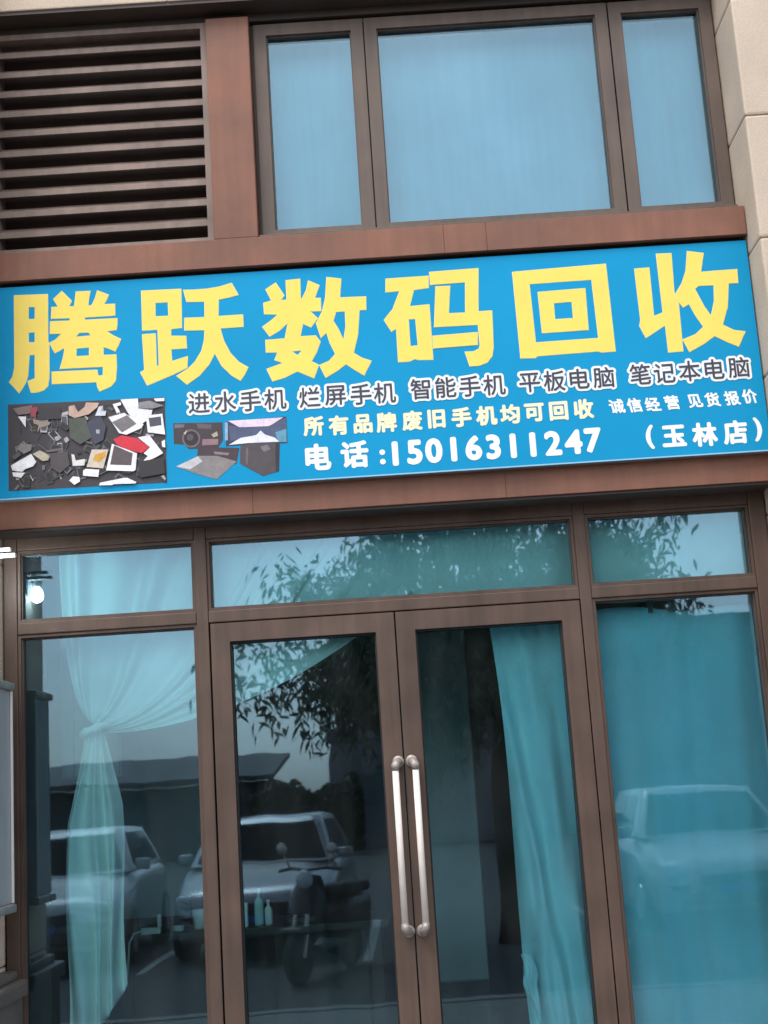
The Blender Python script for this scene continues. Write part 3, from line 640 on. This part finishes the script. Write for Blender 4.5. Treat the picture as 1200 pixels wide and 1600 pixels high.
g = bmesh.new(); box(g, -1.215, -1.125, .555, .60, DT + .0005, DT + .028, .006); box(g, -1.140, -1.122, .565, .59, DT + .029, DT + .085, .004); finish('plug_body', g, MT['white_pl'], b)
g = bmesh.new(); tube(g, [(-1.215, .575, DT + .014), (-1.245, .56, DT + .008), (-1.262, .535, DT - .03), (-1.266, .53, DT - .10), (-1.275, .53, DT - .17), (-1.30, .535, DT - .24), (-1.335, .55, DT - .28)], .005, 8); finish('cord', g, MT['white_pl'], b, smooth=True)
b = tag(finish('tape_roll', (lambda g: (lathe(g, [(.012, 0), (.026, 0), (.026, .022), (.012, .022)], (-1.06, .66, DT + .0005), 'Z', 20), g)[1])(bmesh.new()), MT['white_pl'], smooth=False), 'small white roll lying on the desk between charger and cup', 'tape')
P_ = root('phone_stand', 'dark phone display stand at the back of the desk', 'stand', (-1.02, .82, DT))
g = bmesh.new(); box(g, -1.08, -.97, .78, .86, DT + .0005, DT + .012, .003); finish('stand_base', g, MT['black_pl'], P_)
g = bmesh.new(); tube(g, [(-1.025, .84, DT + .012), (-1.02, .83, DT + .06), (-.99, .80, DT + .115)], .012, 8); box(g, -1.02, -.965, .79, .80, DT + .06, DT + .15, .004); finish('stand_arm', g, MT['black_pl'], P_)
for x, y, w_, d_, h_, mm, lab in ((-.86, .80, .10, .08, .07, 'board', 'small pale box at the back of the desk behind the left door jamb'), (-.50, .72, .13, .07, .018, 'black_pl', 'dark flat gadget lying on the desk near the door gap'), (-.765, .64, .055, .03, .105, 'white_pl', 'upright white box on the desk left of the bottles')):
    q_ = root('small_box', lab, 'box', (x, y, DT), 'small boxes on the desk')
    finish('box_body', bbox(x - w_ / 2, x + w_ / 2, y - d_ / 2, y + d_ / 2, DT + .0005, DT + h_, .003), MT[mm], q_)
    finish('box_lid', bbox(x - w_ / 2 - .001, x + w_ / 2 + .001, y - d_ / 2 - .001, y + d_ / 2 + .001, DT + h_ * .72, DT + h_ + .001, .003), MT[mm], q_)
pp = root('pot_plant', 'small dark leafy pot plant on the desk beside the white cup', 'plant', (-1.0, .92, DT))
g = bmesh.new(); lathe(g, [(.03, 0), (.034, .004), (.042, .07), (.045, .075), (.036, .075), (.034, .06)], (-1.0, .92, DT + .0005), 'Z', 18); finish('pot', g, MT['black_pl'], pp)
g = bmesh.new(); rp = random.Random(5)
for _ in range(46):
    a = rp.uniform(0, 6.28); l = rp.uniform(.06, .14); e = rp.uniform(.5, 1.3); p0 = Vector((-1.0, .92, DT + .065)); d = Vector((math.cos(a) * math.cos(e), math.sin(a) * math.cos(e), math.sin(e))); s_ = d.cross(Vector((0, 0, 1))).normalized() * .012
    q = [p0, p0 + d * l * .5 + s_, p0 + d * l + Vector((0, 0, -.02)), p0 + d * l * .5 - s_]; g.faces.new([g.verts.new(v) for v in q])
finish('foliage', g, MT['leaf'], pp)
Q = root('partition_board', 'pale partition board standing behind the desk inside the left window', 'partition', (-1.28, 1.65, .09))
finish('board', bbox(-1.66, -1.02, 1.63, 1.66, .95, 2.10, .003), MT['board'], Q)
for x in (-1.60, -1.08): finish('post', bbox(x - .02, x + .02, 1.62, 1.67, .0905, .949), MT['grey_metal'], Q)
Q = root('wall_cabinet', 'pale blue wall cabinet beside the knot of the left curtain', 'cabinet', (-1.42, .5, 1.66))
finish('cabinet_body', bbox(-1.6985, -1.262, .46, .75, 1.66, 2.62, .004), MT['board'], Q)
for x0, x1 in ((-1.690, -1.475), (-1.470, -1.27)): finish('cabinet_door', bbox(x0, x1, .445, .459, 1.67, 2.61, .003), MT['board'], Q)
Q = root('tall_cabinet', 'tall grey cabinet seen dimly through the glass of the right door', 'cabinet', (.2, 1.5, .09))
finish('cabinet_body', bbox(-.05, .385, 1.45, 1.95, .55, 2.62, .005), MT['grey_metal'], Q)
finish('cabinet_base', bbox(-.04, .375, 1.46, 1.94, .0905, .549), MT['wood'], Q)
finish('cabinet_door', bbox(-.045, .380, 1.436, 1.449, .56, 2.61, .003), MT['grey_metal'], Q)

# ---------------------------------------------------------------- the street behind the viewer, seen mirrored in the glass
def make_car(label, paint, loc, rz, roof=1.47, wid=.90):
    c = root('parked_car', label, 'car', (0, 0, 0), 'cars parked facing the shop')
    # local: nose towards +y at y=0, tail at y=-4.4
    st = [(-.0, .55, .44, .60), (-.10, .74, .30, .70), (-.30, .84, .22, .76), (-.8, .89, .20, .88), (-1.25, .90, .20, .965), (-1.9, .90, .20, .98), (-2.8, .90, .20, .99), (-3.6, .89, .20, .98), (-4.15, .84, .24, .93), (-4.35, .76, .32, .84), (-4.42, .62, .42, .72)]
    bm = bmesh.new(); rings = []
    for y, w, z0, z1 in st:
        w *= wid / .9
        pr = [(0, z1 + .025), (w * .55, z1 + .018), (w * .86, z1 - .01), (w * .965, z1 - .07), (w, z1 - .20), (w * 1.0, (z0 + z1) / 2), (w * .985, z0 + .10), (w * .90, z0), (0, z0)]
        full = pr + [(-x, z) for x, z in pr[-2:0:-1]]
        rings.append([bm.verts.new((x, y, z)) for x, z in full])
    n = len(rings[0])
    for i in range(len(rings) - 1):
        for k in range(n): bm.faces.new((rings[i][k], rings[i][(k + 1) % n], rings[i + 1][(k + 1) % n], rings[i + 1][k]))
    bm.faces.new(rings[0][::-1]); bm.faces.new(rings[-1])
    body = finish('body', bm, paint, c, smooth=True)
    # greenhouse
    def gh(u, lev):
        pass
    zb, zr = .965, roof
    base = dict(f=-1.10, r=-3.95, w=wid * .90); top = dict(f=-1.66, r=-3.35, w=wid * .68)
    bm = bmesh.new(); R_ = []
    for t in (0, .25, .5, .75, .93, 1.0):
        sh = math.sin(t * math.pi / 2) ** .9 if t < 1 else 1
        f_, r_, w_ = lerp(base['f'], top['f'], t), lerp(base['r'], top['r'], t), lerp(base['w'], top['w'], t ** 1.15)
        z = lerp(zb, zr, t if t < .93 else (.965 if t < 1 else 1.0))
        if t == 1.0: f_ -= .16; r_ += .16; w_ -= .10
        cr = .10
        pts = []
        for cx_, cy_, a0 in ((w_ - cr, f_ - cr, 0), (-w_ + cr, f_ - cr, 90), (-w_ + cr, r_ + cr, 180), (w_ - cr, r_ + cr, 270)):
            for q in range(4):
                a = R(a0 + q * 30); pts.append((cx_ + cr * math.cos(a), cy_ + cr * math.sin(a), z))
        # a gentle bow of the windscreen
        R_.append([bm.verts.new(p) for p in pts])
    n = 16
    for i in range(len(R_) - 1):
        for k in range(n): bm.faces.new((R_[i][k], R_[i][(k + 1) % n], R_[i + 1][(k + 1) % n], R_[i + 1][k]))
    bm.faces.new(R_[-1])
    finish('cabin', bm, paint, c, smooth=True)
    def at_t(t): return lerp(base['f'], top['f'], t), lerp(base['r'], top['r'], t), lerp(base['w'], top['w'], t ** 1.15), lerp(zb, zr, t)
    def scr(front):
        def fn(u, v):
            t = lerp(.06, .88, v); f_, r_, w_, z = at_t(t)
            x = (u - .5) * 2 * (w_ - .075)
            y = (f_ + .006) if front else (r_ - .006)
            return (x, y, z + .004)
        return grid(fn, 8, 8)
    finish('windscreen', scr(True), MT['car_glass'], c, smooth=True)
    finish('rear_window', scr(False), MT['car_glass'], c, smooth=True)
    for s in (1, -1):
        for a0, a1 in ((.10, .50), (.53, .90)):
            def fn(u, v):
                t = lerp(.10, .86, v); f_, r_, w_, z = at_t(t)
                return (s * (w_ + .006), lerp(f_ - .10, r_ + .10, lerp(a0, a1, u)), z)
            finish('side_window', grid(fn, 4, 4), MT['car_glass'], c)
        m_ = bmesh.new(); box(m_, s * (wid + .02) - .09, s * (wid + .02) + .09, -1.50, -1.42, .96, 1.09, .03); finish('wing_mirror', m_, paint, c, smooth=True)
        h = bmesh.new(); box(h, s * .60 - .17, s * .60 + .17, -.20, -.035, .60, .72, .035); finish('headlight', h, MT['lens'], c, smooth=True)
        for y in (-.85, -3.50):
            w = bmesh.new(); lathe(w, [(.20, -.10), (.29, -.10), (.315, -.07), (.315, .07), (.29, .10), (.20, .10)], (s * (wid - .09), y, .315), 'X', 24)
            tw = finish('wheel', w, MT['tyre'], c)
            w = bmesh.new(); lathe(w, [(.06, .0), (.19, .0), (.195, .012), (.05, .02)], (s * (wid - .09) + (.092 if s > 0 else -.112), y, .315), 'X', 20)
            finish('rim', w, MT['rim'], tw)
    g = bmesh.new(); box(g, -.42, .42, -.06, .012, .50, .62, .02); finish('grille', g, MT['black_pl'], c)
    g = bmesh.new(); box(g, -.60, .60, -.10, .010, .30, .42, .03); finish('lower_intake', g, MT['black_pl'], c)
    g = bmesh.new(); box(g, -.22, .22, -.02, .022, .43, .50, .003); finish('number_plate', g, MT['plate'], c)
    c.location = loc; c.rotation_euler = (0, 0, rz)
    return c
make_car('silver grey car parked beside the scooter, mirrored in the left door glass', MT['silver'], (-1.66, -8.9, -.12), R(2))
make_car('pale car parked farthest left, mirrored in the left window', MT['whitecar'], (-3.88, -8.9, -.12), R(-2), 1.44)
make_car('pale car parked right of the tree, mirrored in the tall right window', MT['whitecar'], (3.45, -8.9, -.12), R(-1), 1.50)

# scooter
SC = root('scooter', 'dark parked scooter in front of the silver grey car, mirrored in the left door', 'scooter', (0, 0, 0))
for y, nm in ((.62, 'wheel'), (-.62, 'wheel')):
    w = bmesh.new(); lathe(w, [(.13, -.05), (.21, -.05), (.235, -.025), (.235, .025), (.21, .05), (.13, .05)], (0, y, .235), 'X', 24); tw = finish(nm, w, MT['tyre'], SC)
    w = bmesh.new(); lathe(w, [(.03, -.03), (.128, -.03), (.128, .03), (.03, .03)], (0, y, .235), 'X', 18); finish('rim', w, MT['rim'], tw)
g = bmesh.new()
prof = [(.56, .30, .06), (.50, .46, .17), (.46, .62, .20), (.40, .80, .17), (.36, .92, .10)]
rr = []
for y, z, w in prof: rr.append([g.verts.new(p) for p in ((-w, y - .10, z), (-w * .6, y - .01, z + .01), (0, y + .03, z + .015), (w * .6, y - .01, z + .01), (w, y - .10, z), (0, y - .07, z))])
for i in range(len(rr) - 1):
    for k in range(6): g.faces.new((rr[i][k], rr[i][(k + 1) % 6], rr[i + 1][(k + 1) % 6], rr[i + 1][k]))
g.faces.new(rr[0][::-1]); g.faces.new(rr[-1]); finish('front_shield', g, MT['black_pl'], SC, smooth=True)
g = bmesh.new(); box(g, -.15, .15, -.25, .42, .26, .33, .03); finish('footboard', g, MT['black_pl'], SC)
g = bmesh.new(); box(g, -.17, .17, -.88, -.22, .34, .68, .09); finish('rear_body', g, MT['black_pl'], SC, smooth=True)
g = bmesh.new(); box(g, -.14, .14, -.90, -.16, .69, .80, .045); finish('seat', g, MT['tyre'], SC, smooth=True)
g = bmesh.new(); box(g, -.12, .12, .50, .74, .44, .50, .03); finish('front_mudguard', g, MT['black_pl'], SC, smooth=True)
g = bmesh.new(); tube(g, [(-.32, .24, .98), (-.18, .30, 1.0), (0, .34, .97), (.18, .30, 1.0), (.32, .24, .98)], .016, 8); tube(g, [(0, .34, .97), (0, .40, .85)], .03, 8); finish('handlebar', g, MT['black_pl'], SC, smooth=True)
for s in (1, -1):
    g = bmesh.new(); tube(g, [(s * .20, .30, 1.0), (s * .25, .32, 1.14)], .006, 6); lathe(g, [(.02, -.008), (.055, -.004), (.055, .004), (.02, .008)], (s * .26, .32, 1.18), 'Y', 16); finish('mirror', g, MT['steel'], SC, smooth=True)
    g = bmesh.new(); tube(g, [(s * .06, .62, .235), (s * .06, .50, .60)], .02, 8); finish('fork', g, MT['steel'], SC)
g = bmesh.new(); lathe(g, [(.02, -.02), (.075, -.01), (.085, .02), (.06, .045), (.01, .055)], (0, .40, .90), 'Y', 18); finish('headlight', g, MT['lens'], SC, smooth=True)
SC.location = (-.82, -7.7, -.12); SC.rotation_euler = (0, 0, R(20))

# tree
TX, TY = 1.12, -9.4
T = root('street_tree', 'broad tree with long drooping leaves between the parked cars, mirrored in the door', 'tree', (TX, TY, -.12))
rnd = random.Random(11)
g = bmesh.new()
tube(g, [(TX, TY, -.14), (TX + .02, TY, .4), (TX - .03, TY, 1.2), (TX + .02, TY + .02, 1.9), (TX, TY, 2.5)], [.21, .165, .15, .14, .13], 14, True)
tips = []
def limb(p, d, ln, r, depth):
    pts = [p]; rad = [r]; q = Vector(p); dd = Vector(d).normalized()
    for i in range(5):
        dd = (dd + Vector((rnd.uniform(-.22, .22), rnd.uniform(-.22, .22), rnd.uniform(-.16, .16)))).normalized()
        q = q + dd * ln / 5; pts.append(q.copy()); rad.append(r * (1 - .14 * (i + 1)))
        if depth < 2 and i >= 1:
            for _ in range(2 if depth == 0 else 2):
                sd = (dd + Vector((rnd.uniform(-1, 1), rnd.uniform(-1, 1), rnd.uniform(-.55, .75)))).normalized()
                limb(q.copy(), sd, ln * rnd.uniform(.42, .62), r * .45, depth + 1)
        if depth >= 1 and i >= 2: tips.append((q.copy(), dd.copy()))
    tube(g, pts, rad, 7 if depth else 9, True)
for k in range(9):
    a = k * 2 * math.pi / 9 + rnd.uniform(-.3, .3)
    up = (.55, 1.5, .95)[k % 3] + rnd.uniform(-.1, .12)
    limb(Vector((TX, TY, 2.0 + .5 * rnd.random())), (math.cos(a), math.sin(a), up), rnd.uniform(1.35, 1.8), .075, 0)
limb(Vector((TX, TY, 2.4)), (.05, 0, 1), 2.8, .09, 0)
limb(Vector((TX, TY, 2.9)), (-.35, .1, 1), 1.9, .07, 0); limb(Vector((TX, TY, 2.9)), (.4, .1, 1), 1.9, .07, 0)
# low bough that hangs towards the viewer's left
for ex, ez in ((-1.15, 2.5), (-.55, 2.35), (-1.35, 2.85), (-.45, 2.8), (-.05, 2.6), (2.3, 3.6), (.5, 3.0)):
    pts = [Vector((TX, TY, 2.2)), Vector((lerp(TX, ex, .4), TY + .3, 2.9)), Vector((lerp(TX, ex, .8), TY + .5, max(ez, 2.9) + .1)), Vector((ex, TY + .55, ez))]
    tube(g, pts, [.06, .045, .03, .012], 7, True)
    for q in range(10):
        tips.append((Vector((ex + rnd.uniform(-.35, .35), TY + .5 + rnd.uniform(-.35, .35), ez + rnd.uniform(-.25, .35))), Vector((0, 0, -1))))
finish('trunk', g, MT['bark'], T, smooth=True)
lv_v, lv_f = [], []
def leaf(p, d, ln, w):
    d = Vector(d).normalized(); s = d.cross(Vector((rnd.uniform(-1, 1), rnd.uniform(-1, 1), rnd.uniform(-.2, .2)))).normalized(); nrm = d.cross(s)
    i = len(lv_v); m1 = p + d * ln * .4 - nrm * ln * .05; m2 = p + d * ln * .72 - nrm * ln * .03; e = p + d * ln + Vector((0, 0, -ln * .12))
    lv_v.extend([p, m1 + s * w, m1 - s * w, m2 + s * w * .7, m2 - s * w * .7, e])
    lv_f.extend([(i, i + 1, i + 2), (i + 1, i + 3, i + 4, i + 2), (i + 3, i + 5, i + 4)])
for p, d in tips:
    if p.z > 3.2 and rnd.random() < .64: continue
    k = rnd.randint(15, 28); spread = rnd.uniform(.12, .26)
    for _ in range(k):
        o_ = Vector((rnd.gauss(0, spread), rnd.gauss(0, spread), rnd.gauss(0, spread * .7)))
        dr = Vector((rnd.uniform(-.8, .8), rnd.uniform(-.8, .8), rnd.uniform(-1.5, .1)))
        leaf(p + o_, dr, rnd.uniform(.095, .175), rnd.uniform(.014, .024))
me = bpy.data.meshes.new('crown'); me.from_pydata([Vector(v) - Vector((TX, TY, -.12)) for v in lv_v], [], lv_f)
link('crown', me, MT['leaf'], T)

# hedge beyond the car park
Hd = root('hedge', 'dark clipped hedge beyond the parked cars, mirrored in the left door', 'hedge', (-2.9, -36, -.12))
hv, hf = [], []
for _ in range(5200):
    x = rnd.uniform(-4.6, -1.2); y = rnd.uniform(-36.6, -35.4); z = rnd.uniform(0, 1.95 + .18 * math.sin(x * 3.1) + .12 * math.sin(x * 7.7))
    s = rnd.uniform(.05, .12); a = Vector((rnd.uniform(-1, 1), rnd.uniform(-1, 1), rnd.uniform(-1, 1))).normalized() * s; b = a.orthogonal().normalized() * s * .7
    i = len(hv); p = Vector((x, y, z)); hv += [p - a, p + b, p + a, p - b]; hf.append((i, i + 1, i + 2, i + 3))
me = bpy.data.meshes.new('foliage'); me.from_pydata([v - Vector((-2.9, -36, -.12)) for v in hv], [], hf); link('foliage', me, MT['hedge'], Hd)
g = bmesh.new()
for x in (-4.2, -3.4, -2.6, -1.8): tube(g, [(x, -36, -.12), (x + .1, -36, .8), (x - .05, -36, 1.7)], [.06, .045, .02], 7)
finish('stems', g, MT['bark'], Hd)

# buildings across the car park
def house(name, label, x0, x1, y0, y1, h, wall, rows, cols, win, roof_kind):
    b = root(name, label, 'building', ((x0 + x1) / 2, (y0 + y1) / 2, -.12))
    finish('wall', bbox(x0, x1, y0, y1, -.12, h), wall, b)
    ww, wh = win
    for r_ in range(rows):
        for c_ in range(cols):
            cx = x0 + (c_ + .5) * (x1 - x0) / cols; cz = (r_ + .55) * h / rows
            w = finish('window', bbox(cx - ww / 2, cx + ww / 2, y1 - .02, y1 + .03, cz - wh / 2, cz + wh / 2), MT['bwin'], b)
            g = bmesh.new(); ring(g, cx - ww / 2 - .06, cx + ww / 2 + .06, cz - wh / 2 - .06, cz + wh / 2 + .06, .055, y1 + .0, y1 + .06); finish('window_frame', g, wall, w)
    if roof_kind == 'flat': finish('parapet', bbox(x0 - .15, x1 + .15, y0 - .15, y1 + .15, h + .001, h + .45), wall, b)
    else:
        g = bmesh.new(); d0 = roof_kind
        A = [g.verts.new(p) for p in ((x0 - .4, y1 + .5, h + .002 + d0), (x1 + .4, y1 + .5, h + .002), (x1 + .4, y0 - .5, h + .9), (x0 - .4, y0 - .5, h + .9 + d0), (x0 - .4, y1 + .5, h + .18 + d0), (x1 + .4, y1 + .5, h + .18), (x1 + .4, y0 - .5, h + 1.08), (x0 - .4, y0 - .5, h + 1.08 + d0))]
        for f in ((3, 2, 1, 0), (4, 5, 6, 7), (0, 1, 5, 4), (1, 2, 6, 5), (2, 3, 7, 6), (3, 0, 4, 7)): g.faces.new([A[i] for i in f])
        finish('roof', g, MT['broof'], b)
    return b
house('long_building', 'long grey two-storey building across the car park, mirrored in the right panes', -.4, 34, -50, -40, 6.3, MT['bwall'], 2, 9, (1.8, 1.5), 'flat')
house('low_annex', 'low grey annex at the left end of the long building, mirrored in the left door', -2.25, -.45, -46, -39.8, 3.3, MT['bwall'], 1, 1, (1.0, .8), 'flat')
house('dark_shed', 'low dark shed with a sloping sheet roof, mirrored in the left door', -16, -4.3, -44, -38, 2.2, MT['broof'], 1, 4, (1.2, .8), 0.0)
